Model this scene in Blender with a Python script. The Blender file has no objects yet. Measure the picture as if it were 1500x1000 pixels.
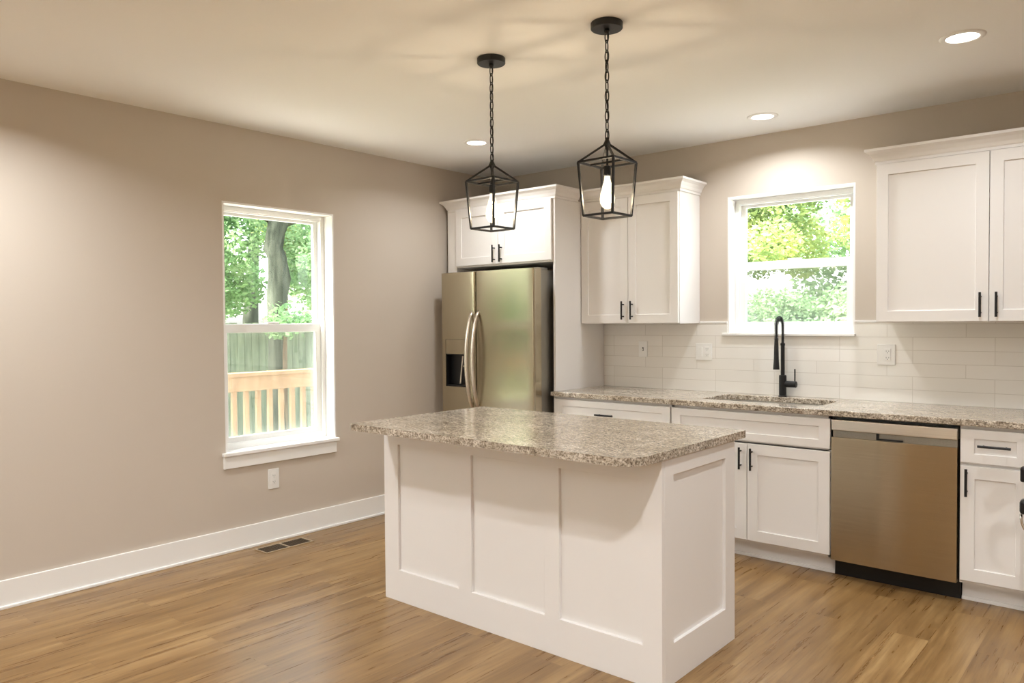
import bpy, bmesh, math, random
from mathutils import Vector, Matrix
random.seed(7)
sc = bpy.context.scene
PI = math.pi

# ------------------------------------------------------------------ camera, sky, sun, exposure
cam_d = bpy.data.cameras.new('camera'); cam = bpy.data.objects.new('camera', cam_d)
sc.collection.objects.link(cam); sc.camera = cam
cam_d.sensor_width = 36.0; cam_d.lens = 1126.08 / 1500 * 36.0; cam_d.clip_end = 200
YAW, PITCH, ROLL = 0.7074, -0.0249, -0.0071
Fv = Vector((-math.sin(YAW)*math.cos(PITCH), math.cos(YAW)*math.cos(PITCH), math.sin(PITCH)))
Rv = Vector((math.cos(YAW), math.sin(YAW), 0)); Uv = Rv.cross(Fv)
R2 = Rv*math.cos(ROLL) + Uv*math.sin(ROLL); U2 = -Rv*math.sin(ROLL) + Uv*math.cos(ROLL)
m = Matrix((R2, U2, -Fv)).transposed().to_4x4(); m.translation = Vector((4.3819, -4.9185, 1.4005))
cam.matrix_world = m

vs = sc.view_settings
vs.view_transform = 'Standard'; vs.look = 'None'; vs.gamma = 1.0; vs.use_curve_mapping = False
vs.exposure = 0.22

w = bpy.data.worlds.new('sky'); sc.world = w; w.use_nodes = True
wn = w.node_tree.nodes; wl = w.node_tree.links
bg = wn['Background']; sky = wn.new('ShaderNodeTexSky'); sky.sky_type = 'NISHITA'
sky.sun_disc = False; sky.sun_elevation = math.radians(50); sky.sun_rotation = math.radians(200)
sky.air_density = 1.0; sky.dust_density = 4.0; sky.ozone_density = 1.0
SKY_STRENGTH = 2.2
hs = wn.new('ShaderNodeHueSaturation'); hs.inputs['Saturation'].default_value = 0.35
wl.new(sky.outputs[0], hs.inputs['Color']); wl.new(hs.outputs[0], bg.inputs[0]); bg.inputs[1].default_value = SKY_STRENGTH
sun_d = bpy.data.lights.new('sun', 'SUN'); sun_d.energy = 17.0; sun_d.angle = math.radians(2); sun_d.color = (1, .95, .86)
sun = bpy.data.objects.new('sun', sun_d); sc.collection.objects.link(sun)
sun.rotation_euler = Vector((0.12, 0.66, -0.74)).to_track_quat('-Z', 'Y').to_euler()

DOWN_W = 10.0          # each ceiling downlight in view; unseen ones run stronger
DOWN_C = (0.955, 0.985, 1.0)
BULB_W = 9.0
BULB_C = (1.0, 0.80, 0.54)

# ------------------------------------------------------------------ materials
def newmat(name, col=(.8, .8, .8), rough=.5, metal=0.0, spec=.5):
    mt = bpy.data.materials.new(name); mt.use_nodes = True
    b = mt.node_tree.nodes['Principled BSDF']
    b.inputs['Base Color'].default_value = (*col, 1); b.inputs['Roughness'].default_value = rough
    b.inputs['Metallic'].default_value = metal; b.inputs['Specular IOR Level'].default_value = spec
    return mt, mt.node_tree.nodes, mt.node_tree.links, b

def node(n, t, **kw):
    x = n.new(t)
    for k, v in kw.items(): setattr(x, k, v)
    return x

def ramp(n, stops):
    r = n.new('ShaderNodeValToRGB'); e = r.color_ramp.elements
    while len(e) < len(stops): e.new(.5)
    for i, (p, c) in enumerate(stops): e[i].position = p; e[i].color = (*c, 1)
    return r

def coords(n, l, scale=(1, 1, 1), rot=(0, 0, 0), loc=(0, 0, 0)):
    tc = n.new('ShaderNodeTexCoord'); mp = n.new('ShaderNodeMapping')
    mp.inputs['Scale'].default_value = scale; mp.inputs['Rotation'].default_value = rot; mp.inputs['Location'].default_value = loc
    l.new(tc.outputs['Object'], mp.inputs['Vector']); return mp

def mixcol(n, l, a, b, fac, mode='MIX'):
    x = n.new('ShaderNodeMix'); x.data_type = 'RGBA'; x.blend_type = mode
    for sock, v in ((x.inputs[0], fac), (x.inputs[6], a), (x.inputs[7], b)):
        if hasattr(v, 'links'): l.new(v, sock)
        elif isinstance(v, tuple): sock.default_value = (*v, 1)
        else: sock.default_value = v
    return x.outputs[2]

M = {}
def painted(name, col, rough, bump=.02, scale=350, spec=.4):
    mt, n, l, b = newmat(name, col, rough, spec=spec)
    mp = coords(n, l); no = node(n, 'ShaderNodeTexNoise'); no.inputs['Scale'].default_value = scale
    l.new(mp.outputs[0], no.inputs['Vector'])
    bu = n.new('ShaderNodeBump'); bu.inputs['Strength'].default_value = bump; bu.inputs['Distance'].default_value = .002
    l.new(no.outputs[0], bu.inputs['Height']); l.new(bu.outputs[0], b.inputs['Normal'])
    M[name] = mt; return mt
painted('wall_paint', (.61, .54, .466), .75, .06, 260)
painted('ceiling_paint', (.94, .93, .915), .85, .05, 260)
painted('cabinet_white', (.86, .83, .81), .38, .01, 500)
painted('trim_white', (.91, .90, .885), .35, .01, 500)
painted('vinyl_white', (.93, .94, .93), .3, 0, 500)
painted('plate_white', (.86, .85, .83), .3, 0, 500)
painted('dark_slot', (.03, .03, .03), .5, 0, 500)
painted('black_metal', (.012, .012, .013), .42, .02, 700)
painted('black_plastic', (.008, .008, .009), .35, 0, 700)
painted('chrome', (.75, .74, .72), .2, 0, 700); M['chrome'].node_tree.nodes['Principled BSDF'].inputs['Metallic'].default_value = 1
painted('bronze_metal', (.16, .10, .055), .4, 0.02, 700); M['bronze_metal'].node_tree.nodes['Principled BSDF'].inputs['Metallic'].default_value = .7
painted('brass_edge', (.55, .44, .30), .35, 0.01, 700); M['brass_edge'].node_tree.nodes['Principled BSDF'].inputs['Metallic'].default_value = .6
painted('duct_dark', (.05, .035, .02), .7, 0, 300)

# wood floor, boards running along y
mt, n, l, b = newmat('floor_wood', rough=.34)
mp = coords(n, l, rot=(0, 0, PI/2))
br = node(n, 'ShaderNodeTexBrick'); br.offset = .37; br.offset_frequency = 2
br.inputs['Scale'].default_value = 1; br.inputs['Brick Width'].default_value = 1.22; br.inputs['Row Height'].default_value = .18
br.inputs['Mortar Size'].default_value = .0012; br.inputs['Mortar Smooth'].default_value = .3; br.inputs['Bias'].default_value = 0
br.inputs['Color1'].default_value = (0, 0, 0, 1); br.inputs['Color2'].default_value = (1, 1, 1, 1); br.inputs['Mortar'].default_value = (.5, .5, .5, 1)
l.new(mp.outputs[0], br.inputs['Vector'])
# board-dependent shift of the grain
tc = n.new('ShaderNodeTexCoord'); sep = n.new('ShaderNodeSeparateXYZ'); l.new(tc.outputs['Object'], sep.inputs[0])
ad = n.new('ShaderNodeVectorMath'); ad.operation = 'MULTIPLY_ADD'
sc3 = n.new('ShaderNodeCombineXYZ')
bw = n.new('ShaderNodeSeparateColor'); l.new(br.outputs['Color'], bw.inputs[0])
mul = n.new('ShaderNodeMath'); mul.operation = 'MULTIPLY'; mul.inputs[1].default_value = 13.7; l.new(bw.outputs[0], mul.inputs[0])
l.new(mul.outputs[0], sc3.inputs[2])
add = n.new('ShaderNodeVectorMath'); add.operation = 'ADD'; l.new(tc.outputs['Object'], add.inputs[0]); l.new(sc3.outputs[0], add.inputs[1])
def grain(scale, nscale, detail, rough_):
    mpp = n.new('ShaderNodeMapping'); mpp.inputs['Scale'].default_value = scale; l.new(add.outputs[0], mpp.inputs['Vector'])
    no = n.new('ShaderNodeTexNoise'); no.inputs['Scale'].default_value = nscale; no.inputs['Detail'].default_value = detail
    no.inputs['Roughness'].default_value = rough_; no.inputs['Distortion'].default_value = .35; l.new(mpp.outputs[0], no.inputs['Vector']); return no
g1 = grain((9, .9, 1), 1.2, 5, .6); g2 = grain((44, 1.9, 1), 1.0, 5, .66); g3 = grain((2.2, .45, 1), 1.0, 3, .5)
r1 = ramp(n, [(.30, (.20, .108, .036)), (.5, (.31, .184, .072)), (.70, (.42, .272, .122))]); l.new(g1.outputs[0], r1.inputs[0])
r2 = ramp(n, [(.32, (.60, .52, .42)), (.54, (.97, .96, .95)), (.74, (1.14, 1.14, 1.14))]); l.new(g2.outputs[0], r2.inputs[0])
c = mixcol(n, l, r1.outputs[0], r2.outputs[0], .9, 'MULTIPLY')
r3 = ramp(n, [(.3, (.84, .81, .76)), (.7, (1.08, 1.08, 1.08))]); l.new(g3.outputs[0], r3.inputs[0])
c = mixcol(n, l, c, r3.outputs[0], 1.0, 'MULTIPLY')
rb = ramp(n, [(0, (.94, .93, .92)), (1, (1.04, 1.04, 1.04))]); l.new(bw.outputs[0], rb.inputs[0])
c = mixcol(n, l, c, rb.outputs[0], 1.0, 'MULTIPLY')
mo = n.new('ShaderNodeMath'); mo.operation = 'MULTIPLY'; mo.inputs[1].default_value = .45; l.new(br.outputs['Fac'], mo.inputs[0])
c = mixcol(n, l, c, (.16, .085, .03), mo.outputs[0]); l.new(c, b.inputs['Base Color'])
rr = ramp(n, [(.3, (.25,)*3), (.7, (.36,)*3)]); l.new(g2.outputs[0], rr.inputs[0]); l.new(rr.outputs[0], b.inputs['Roughness'])
bu = n.new('ShaderNodeBump'); bu.inputs['Strength'].default_value = .12; bu.inputs['Distance'].default_value = .001
l.new(g2.outputs[0], bu.inputs['Height']); l.new(bu.outputs[0], b.inputs['Normal'])
M['floor_wood'] = mt

# granite
mt, n, l, b = newmat('granite', rough=.13, spec=.5)
mp = coords(n, l, scale=(1, 1, 1))
mpw = coords(n, l, scale=(38, 84, 60), rot=(0, 0, .55))
n1 = n.new('ShaderNodeTexNoise'); n1.inputs['Scale'].default_value = 1.0; n1.inputs['Detail'].default_value = 6; n1.inputs['Roughness'].default_value = .66; n1.inputs['Distortion'].default_value = .6
l.new(mpw.outputs[0], n1.inputs['Vector'])
r1 = ramp(n, [(.32, (.15, .12, .09)), (.42, (.36, .31, .255)), (.52, (.55, .50, .435)), (.64, (.74, .70, .64))]); l.new(n1.outputs[0], r1.inputs[0])
n2 = n.new('ShaderNodeTexNoise'); n2.inputs['Scale'].default_value = 130; n2.inputs['Detail'].default_value = 3; n2.inputs['Roughness'].default_value = .7
l.new(mp.outputs[0], n2.inputs['Vector'])
r2 = ramp(n, [(.36, (.10, .075, .055)), (.44, (.55, .50, .45)), (.50, (.98, .96, .93)), (.62, (1.2, 1.2, 1.18))]); l.new(n2.outputs[0], r2.inputs[0])
c = mixcol(n, l, r1.outputs[0], r2.outputs[0], .8, 'MULTIPLY')
n3 = n.new('ShaderNodeTexNoise'); n3.inputs['Scale'].default_value = 7; n3.inputs['Detail'].default_value = 2; l.new(mp.outputs[0], n3.inputs['Vector'])
r3 = ramp(n, [(.35, (.86, .82, .76)), (.65, (1.12, 1.1, 1.08))]); l.new(n3.outputs[0], r3.inputs[0])
c = mixcol(n, l, c, r3.outputs[0], 1.0, 'MULTIPLY'); l.new(c, b.inputs['Base Color'])
M['granite'] = mt

# backsplash tile (x-z plane)
mt, n, l, b = newmat('backsplash_tile', rough=.16)
mp = coords(n, l, rot=(PI/2, 0, 0), loc=(.03, .914, 0))
br = node(n, 'ShaderNodeTexBrick'); br.offset = .34; br.offset_frequency = 3
br.inputs['Scale'].default_value = 1; br.inputs['Brick Width'].default_value = .41; br.inputs['Row Height'].default_value = .0768
br.inputs['Mortar Size'].default_value = .0016; br.inputs['Mortar Smooth'].default_value = .2
br.inputs['Color1'].default_value = (.82, .79, .745, 1); br.inputs['Color2'].default_value = (.86, .83, .79, 1); br.inputs['Mortar'].default_value = (.66, .62, .57, 1)
l.new(mp.outputs[0], br.inputs['Vector']); l.new(br.outputs['Color'], b.inputs['Base Color'])
inv = n.new('ShaderNodeMath'); inv.operation = 'SUBTRACT'; inv.inputs[0].default_value = 1; l.new(br.outputs['Fac'], inv.inputs[1])
bu = n.new('ShaderNodeBump'); bu.inputs['Strength'].default_value = .35; bu.inputs['Distance'].default_value = .0015
l.new(inv.outputs[0], bu.inputs['Height']); l.new(bu.outputs[0], b.inputs['Normal'])
M['backsplash_tile'] = mt

# brushed stainless; streak direction given by scale
def steel(name, col, rough, scale=(4, 4, 500), aniso=.0, turn=.0):
    mt, n, l, b = newmat(name, col, rough, metal=1.0)
    if aniso:
        b.inputs['Anisotropic'].default_value = aniso; b.inputs['Anisotropic Rotation'].default_value = turn; tg = n.new('ShaderNodeTangent'); tg.direction_type = 'RADIAL'; tg.axis = 'Z'; l.new(tg.outputs[0], b.inputs['Tangent'])
    mp = coords(n, l, scale=scale); no = n.new('ShaderNodeTexNoise'); no.inputs['Scale'].default_value = 1; no.inputs['Detail'].default_value = 3
    l.new(mp.outputs[0], no.inputs['Vector'])
    r = ramp(n, [(.3, tuple(x*.93 for x in col)), (.7, tuple(min(1, x*1.05) for x in col))]); l.new(no.outputs[0], r.inputs[0]); l.new(r.outputs[0], b.inputs['Base Color'])
    mp2 = coords(n, l, scale=(2.2, 2.2, 1.6)); nn = n.new('ShaderNodeTexNoise'); nn.inputs['Scale'].default_value = 1; l.new(mp2.outputs[0], nn.inputs['Vector'])
    bu = n.new('ShaderNodeBump'); bu.inputs['Strength'].default_value = .02; bu.inputs['Distance'].default_value = .001; l.new(no.outputs[0], bu.inputs['Height']); l.new(bu.outputs[0], b.inputs['Normal'])
    M[name] = mt
steel('fridge_steel', (.48, .425, .32), .20, (500, 4, 4), aniso=.85)
steel('washer_steel', (.50, .42, .30), .22, (4, 4, 500), aniso=.95, turn=.25)
steel('steel_light', (.72, .66, .58), .3, (4, 4, 500))
steel('fridge_side', (.34, .32, .28), .45, (200, 200, 200))
steel('sink_steel', (.6, .58, .55), .3, (4, 4, 300))

# window glass: thin pane, mostly clear with a fresnel reflection
mt = bpy.data.materials.new('pane_glass'); mt.use_nodes = True; n = mt.node_tree.nodes; l = mt.node_tree.links; n.clear()
out = n.new('ShaderNodeOutputMaterial'); mx = n.new('ShaderNodeMixShader'); tr = n.new('ShaderNodeBsdfTransparent'); gl = n.new('ShaderNodeBsdfGlossy')
fr = n.new('ShaderNodeFresnel'); ge = n.new('ShaderNodeNewGeometry'); mi = n.new('ShaderNodeMix'); mi.inputs[2].default_value = 1.45; mi.inputs[3].default_value = 1/1.45; l.new(ge.outputs['Backfacing'], mi.inputs[0]); l.new(mi.outputs[0], fr.inputs[0]); tr.inputs[0].default_value = (.95, .975, .955, 1); gl.inputs['Roughness'].default_value = .0
l.new(fr.outputs[0], mx.inputs[0]); l.new(tr.outputs[0], mx.inputs[1]); l.new(gl.outputs[0], mx.inputs[2]); l.new(mx.outputs[0], out.inputs[0]); M['pane_glass'] = mt
# insect screen: fine grey mesh
mt = bpy.data.materials.new('screen_mesh'); mt.use_nodes = True; n = mt.node_tree.nodes; l = mt.node_tree.links; n.clear()
out = n.new('ShaderNodeOutputMaterial'); mx = n.new('ShaderNodeMixShader'); tr = n.new('ShaderNodeBsdfTransparent'); df = n.new('ShaderNodeBsdfDiffuse')
df.inputs[0].default_value = (.33, .35, .33, 1); mx.inputs[0].default_value = .30
l.new(tr.outputs[0], mx.inputs[1]); l.new(df.outputs[0], mx.inputs[2]); l.new(mx.outputs[0], out.inputs[0]); M['screen_mesh'] = mt

def emit(name, col, st, trans=0.0):
    mt = bpy.data.materials.new(name); mt.use_nodes = True; n = mt.node_tree.nodes; l = mt.node_tree.links; n.clear()
    out = n.new('ShaderNodeOutputMaterial'); e = n.new('ShaderNodeEmission'); e.inputs[0].default_value = (*col, 1); e.inputs[1].default_value = st
    if trans:
        t = n.new('ShaderNodeBsdfTransparent'); mx = n.new('ShaderNodeMixShader'); mx.inputs[0].default_value = 1 - trans
        l.new(t.outputs[0], mx.inputs[1]); l.new(e.outputs[0], mx.inputs[2]); l.new(mx.outputs[0], out.inputs[0])
    else: l.new(e.outputs[0], out.inputs[0])
    M[name] = mt
emit('downlight_glow', (1, .93, .80), 6.0)
emit('filament_glow', (1, .85, .55), 40.0)
emit('bulb_glow', (1, .86, .60), 2.6, .55)

# exterior materials
def noisy(name, stops, scale, rough=.8, vec=(1, 1, 1), bump=0, trans=0.0):
    mt, n, l, b = newmat(name, rough=rough, spec=.2)
    mp = coords(n, l, scale=vec); no = n.new('ShaderNodeTexNoise'); no.inputs['Scale'].default_value = scale; no.inputs['Detail'].default_value = 5
    l.new(mp.outputs[0], no.inputs['Vector']); r = ramp(n, stops); l.new(no.outputs[0], r.inputs[0]); l.new(r.outputs[0], b.inputs['Base Color'])
    if bump:
        bu = n.new('ShaderNodeBump'); bu.inputs['Strength'].default_value = bump; bu.inputs['Distance'].default_value = .03; l.new(no.outputs[0], bu.inputs['Height']); l.new(bu.outputs[0], b.inputs['Normal'])
    if trans:
        out = n['Material Output']; t = n.new('ShaderNodeBsdfTranslucent'); mx = n.new('ShaderNodeMixShader'); mx.inputs[0].default_value = trans
        l.new(r.outputs[0], t.inputs[0]); l.new(b.outputs[0], mx.inputs[1]); l.new(t.outputs[0], mx.inputs[2]); l.new(mx.outputs[0], out.inputs[0])
    M[name] = mt
noisy('leaf_green', [(.3, (.10, .19, .09)), (.5, (.20, .33, .15)), (.7, (.38, .48, .27))], 1.6, .6, trans=.5)
noisy('leaf_yellow', [(.3, (.13, .22, .09)), (.5, (.28, .36, .14)), (.7, (.50, .50, .16))], 1.4, .6, trans=.5)
noisy('leaf_soft', [(.3, (.11, .19, .09)), (.5, (.22, .33, .17)), (.7, (.38, .47, .28))], 1.8, .6, trans=.4)
noisy('bark', [(.35, (.02, .024, .017)), (.6, (.055, .06, .045))], 9, .9, (1, 1, .25), .6)
noisy('bark_red', [(.35, (.13, .07, .045)), (.6, (.30, .19, .13))], 9, .9, (1, 1, .25), .6)
noisy('pale_boards', [(.35, (.62, .57, .50)), (.65, (.74, .70, .64))], 3, .9, (8, .6, 1))  # set pale so the unseen deck and slab bounce sun indoors
noisy('grass', [(.35, (.16, .19, .10)), (.65, (.32, .34, .22))], 6, .9)
noisy('fence_wood', [(.35, (.14, .17, .12)), (.65, (.27, .30, .22))], 5, .9, (4, 4, .5), .1)
noisy('deck_pine', [(.35, (.24, .150, .088)), (.65, (.31, .205, .125))], 5, .7, (3, 3, .6), .05)

# ------------------------------------------------------------------ mesh helpers
def link(name, bm, mat, parent=None, smooth=False, bevel=0, seg=2, angle=.6):
    me = bpy.data.meshes.new(name); bmesh.ops.recalc_face_normals(bm, faces=bm.faces); bm.to_mesh(me); bm.free()
    me.materials.append(M[mat] if isinstance(mat, str) else mat)
    if smooth:
        for p in me.polygons: p.use_smooth = True
    o = bpy.data.objects.new(name, me); sc.collection.objects.link(o)
    if parent is not None:
        o.parent = parent
    if bevel:
        md = o.modifiers.new('bevel', 'BEVEL'); md.width = bevel; md.segments = seg; md.limit_method = 'ANGLE'; md.angle_limit = angle
    return o

def tag(o, label=None, cat=None, group=None, kind=None):
    if label: o['label'] = label
    if cat: o['category'] = cat
    if group: o['group'] = group
    if kind: o['kind'] = kind
    return o

def empty(name, label=None, cat=None, group=None, kind=None, loc=(0, 0, 0)):
    o = bpy.data.objects.new(name, None); sc.collection.objects.link(o); o.empty_display_size = .05
    o.location = loc
    return tag(o, label, cat, group, kind)

def box(bm, x0, x1, y0, y1, z0, z1):
    v = [bm.verts.new(p) for p in ((x0,y0,z0),(x1,y0,z0),(x1,y1,z0),(x0,y1,z0),(x0,y0,z1),(x1,y0,z1),(x1,y1,z1),(x0,y1,z1))]
    for f in ((0,3,2,1),(4,5,6,7),(0,1,5,4),(1,2,6,5),(2,3,7,6),(3,0,4,7)): bm.faces.new([v[i] for i in f])

def B(*boxes):
    bm = bmesh.new()
    for b_ in boxes: box(bm, *b_)
    return bm

def bar(bm, p0, p1, w, h=None, seg=4, roll=0):
    """prism with seg sides between two points (w,h radii)"""
    p0 = Vector(p0); p1 = Vector(p1); h = w if h is None else h
    d = (p1-p0).normalized(); up = Vector((0, 0, 1)) if abs(d.z) < .9 else Vector((0, 1, 0))
    a = d.cross(up).normalized(); c_ = a.cross(d)
    rings = []
    for p in (p0, p1):
        rings.append([bm.verts.new(p + a*w*math.cos(t) + c_*h*math.sin(t)) for t in [2*PI*(i+.5)/seg+roll for i in range(seg)]])
    for i in range(seg):
        j = (i+1) % seg; bm.faces.new((rings[0][i], rings[0][j], rings[1][j], rings[1][i]))
    bm.faces.new(rings[0][::-1]); bm.faces.new(rings[1])

def tube(bm, pts, rad, seg=12, closed=False, flat=1.0):
    """sweep with per point radius"""
    pts = [Vector(p) for p in pts]; N = len(pts)
    rad = [rad]*N if not hasattr(rad, '__len__') else rad
    rings = []; pa = None
    for i in range(N):
        if closed: d = (pts[(i+1) % N]-pts[i-1]).normalized()
        else: d = (pts[min(i+1, N-1)]-pts[max(i-1, 0)]).normalized()
        if pa is None:
            up = Vector((0, 0, 1)) if abs(d.z) < .9 else Vector((1, 0, 0)); a = d.cross(up).normalized()
        else: a = (pa - d*pa.dot(d)).normalized()
        pa = a; c_ = d.cross(a)
        rings.append([bm.verts.new(pts[i] + (a*math.cos(t) + c_*math.sin(t)*flat)*rad[i]) for t in [2*PI*k/seg for k in range(seg)]])
    for i in range(N if closed else N-1):
        A = rings[i]; Bq = rings[(i+1) % N]
        for k in range(seg): bm.faces.new((A[k], A[(k+1) % seg], Bq[(k+1) % seg], Bq[k]))
    if not closed: bm.faces.new(rings[0][::-1]); bm.faces.new(rings[-1])

def lathe(bm, prof, c=(0, 0, 0), seg=32):
    """profile of (r,z), axis z"""
    rings = []
    for r, z in prof:
        if r < 1e-6: rings.append([bm.verts.new((c[0], c[1], c[2]+z))])
        else: rings.append([bm.verts.new((c[0]+r*math.cos(2*PI*k/seg), c[1]+r*math.sin(2*PI*k/seg), c[2]+z)) for k in range(seg)])
    for A, Bq in zip(rings, rings[1:]):
        for k in range(seg):
            k2 = (k+1) % seg
            if len(A) == 1 and len(Bq) == 1: continue
            if len(A) == 1: bm.faces.new((A[0], Bq[k2], Bq[k]))
            elif len(Bq) == 1: bm.faces.new((A[k], A[k2], Bq[0]))
            else: bm.faces.new((A[k], A[k2], Bq[k2], Bq[k]))

def slab(bm, us, vs_, cells, depth, thick, frame):
    """Slab with recessed cells. frame(u,v,w)->xyz, w=0 is the front and grows inward. cells: set of (i,j); depth>=thick makes a hole."""
    through = depth >= thick; cache = {}
    def V(u, v, w_):
        k = (round(u, 5), round(v, 5), round(w_, 5))
        if k not in cache: cache[k] = bm.verts.new(frame(u, v, w_))
        return cache[k]
    def quad(a, b_, c_, d_):
        try: bm.faces.new((a, b_, c_, d_))
        except ValueError: pass
    nu, nv = len(us)-1, len(vs_)-1
    for i in range(nu):
        for j in range(nv):
            u0, u1, v0, v1 = us[i], us[i+1], vs_[j], vs_[j+1]; rec = (i, j) in cells
            if not (rec and through):
                w_ = depth if rec else 0
                quad(V(u0, v0, w_), V(u1, v0, w_), V(u1, v1, w_), V(u0, v1, w_))
                quad(V(u0, v0, thick), V(u0, v1, thick), V(u1, v1, thick), V(u1, v0, thick))
            if rec:
                dd = min(depth, thick)
                for (di, dj, a, b_) in ((-1, 0, (u0, v0), (u0, v1)), (1, 0, (u1, v0), (u1, v1)), (0, -1, (u0, v0), (u1, v0)), (0, 1, (u0, v1), (u1, v1))):
                    if (i+di, j+dj) not in cells: quad(V(*a, 0), V(*b_, 0), V(*b_, dd), V(*a, dd))
    for i in range(nu):
        for v in (vs_[0], vs_[-1]): quad(V(us[i], v, 0), V(us[i+1], v, 0), V(us[i+1], v, thick), V(us[i], v, thick))
    for j in range(nv):
        for u in (us[0], us[-1]): quad(V(u, vs_[j], 0), V(u, vs_[j+1], 0), V(u, vs_[j+1], thick), V(u, vs_[j], thick))

def rounded(x0, x1, y0, y1, r, n_=8, corners=(1, 1, 1, 1)):
    """ccw loop; r may be a 4-list (x0y0, x1y0, x1y1, x0y1)"""
    rr = r if hasattr(r, '__len__') else [r]*4; pts = []
    for (cx, cy, a0), q in zip(((x0, y0, PI), (x1, y0, 1.5*PI), (x1, y1, 0), (x0, y1, .5*PI)), rr):
        sx = 1 if cx == x0 else -1; sy = 1 if cy == y0 else -1
        if q <= 0: pts.append((cx, cy)); continue
        for k in range(n_+1):
            a = a0 + k/n_*PI/2; pts.append((cx + sx*q + q*math.cos(a), cy + sy*q + q*math.sin(a)))
    return pts

def plate(bm, outer, holes, z0, z1):
    edges = []; loops = [outer] + list(holes)
    for lp in loops:
        v = [bm.verts.new((x, y, z1)) for x, y in lp]
        for i in range(len(v)): edges.append(bm.edges.new((v[i], v[(i+1) % len(v)])))
    bmesh.ops.triangle_fill(bm, use_beauty=True, use_dissolve=False, edges=edges)
    r = bmesh.ops.extrude_face_region(bm, geom=list(bm.faces))
    for v in r['geom']:
        if isinstance(v, bmesh.types.BMVert): v.co.z = z0

def fr_y(Y): return lambda u, v, w_: (u, Y+w_, v)          # face towards -y
def fr_x(X, s=1): return lambda u, v, w_: (X-w_*s, u, v)     # face towards +x (s=1)

# ------------------------------------------------------------------ room shell
H = 2.6164; RX = 6.6; RY = -8.6; T = .16
LW = (-2.486, -1.690, .614, 2.140)        # left window opening y0,y1,z0,z1
BW = (2.116, 2.915, 1.318, 2.222)         # back window opening x0,x1,z0,z1
L_ = .012
def struct(name, bm, mat, parent=None, **k):
    o = link(name, bm, mat, parent, **k)
    if parent is None: o['kind'] = 'structure'
    return o
bm = bmesh.new(); slab(bm, [RY-T, LW[0]-L_, LW[1]+L_, T], [0, LW[2]-L_, LW[3]+L_, H], {(1, 1)}, T, T, fr_x(0)); struct('wall_left', bm, 'wall_paint')
bm = bmesh.new(); slab(bm, [0, BW[0]-L_, BW[1]+L_, RX], [0, BW[2]-L_, BW[3]+L_, H], {(1, 1)}, T, T, fr_y(0)); struct('wall_back', bm, 'wall_paint')
W3 = (.3, 1.1, .5, 2.1)       # unseen window added behind the camera for daylight and a dishwasher reflection
bm = bmesh.new(); slab(bm, [0, W3[0], W3[1], RX], [0, W3[2], W3[3], H], {(1, 1)}, T, T, lambda u, v, w_: (u, RY-w_, v)); struct('wall_front', bm, 'wall_paint')
struct('wall_right', B((RX, RX+T, RY-T, T, 0, H)), 'wall_paint')
struct('floor', B((-T, RX+T, RY-T, T, -.12, 0)), 'floor_wood')
struct('ceiling', B((-T, RX+T, RY-T, T, H, H+.12)), 'ceiling_paint')
def baseboard(name, boxes):
    bm = bmesh.new()
    for b_ in boxes: box(bm, *b_)
    return struct(name, bm, 'trim_white', bevel=.003)
baseboard('baseboard_left', [(0, .014, RY, -.63, 0, .142), (.0, .024, RY, -.63, 0, .016)])
baseboard('baseboard_right', [(RX-.014, RX, RY, 0, 0, .142)])
baseboard('baseboard_front', [(0, RX, RY, RY+.014, 0, .142)])
baseboard('baseboard_back', [(4.75, RX, -.014, 0, 0, .142)])

# ------------------------------------------------------------------ windows
def ring(bm, axis, a0, a1, z0, z1, w0, w1, d0, d1, wb=None, wt=None):
    """rectangular ring; axis 'x' -> lies in yz-plane (d along x), 'y' -> lies in xz-plane (d along y)"""
    wb = w0 if wb is None else wb; wt = w0 if wt is None else wt
    us = [a0, a0+w0, a1-w1, a1]; v_ = [z0, z0+wb, z1-wt, z1]
    if axis == 'x': slab(bm, us, v_, {(1, 1)}, abs(d1-d0), abs(d1-d0), lambda u, v, w_: (d0-w_, u, v))
    else: slab(bm, us, v_, {(1, 1)}, abs(d1-d0), abs(d1-d0), lambda u, v, w_: (u, d0+w_, v))

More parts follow.
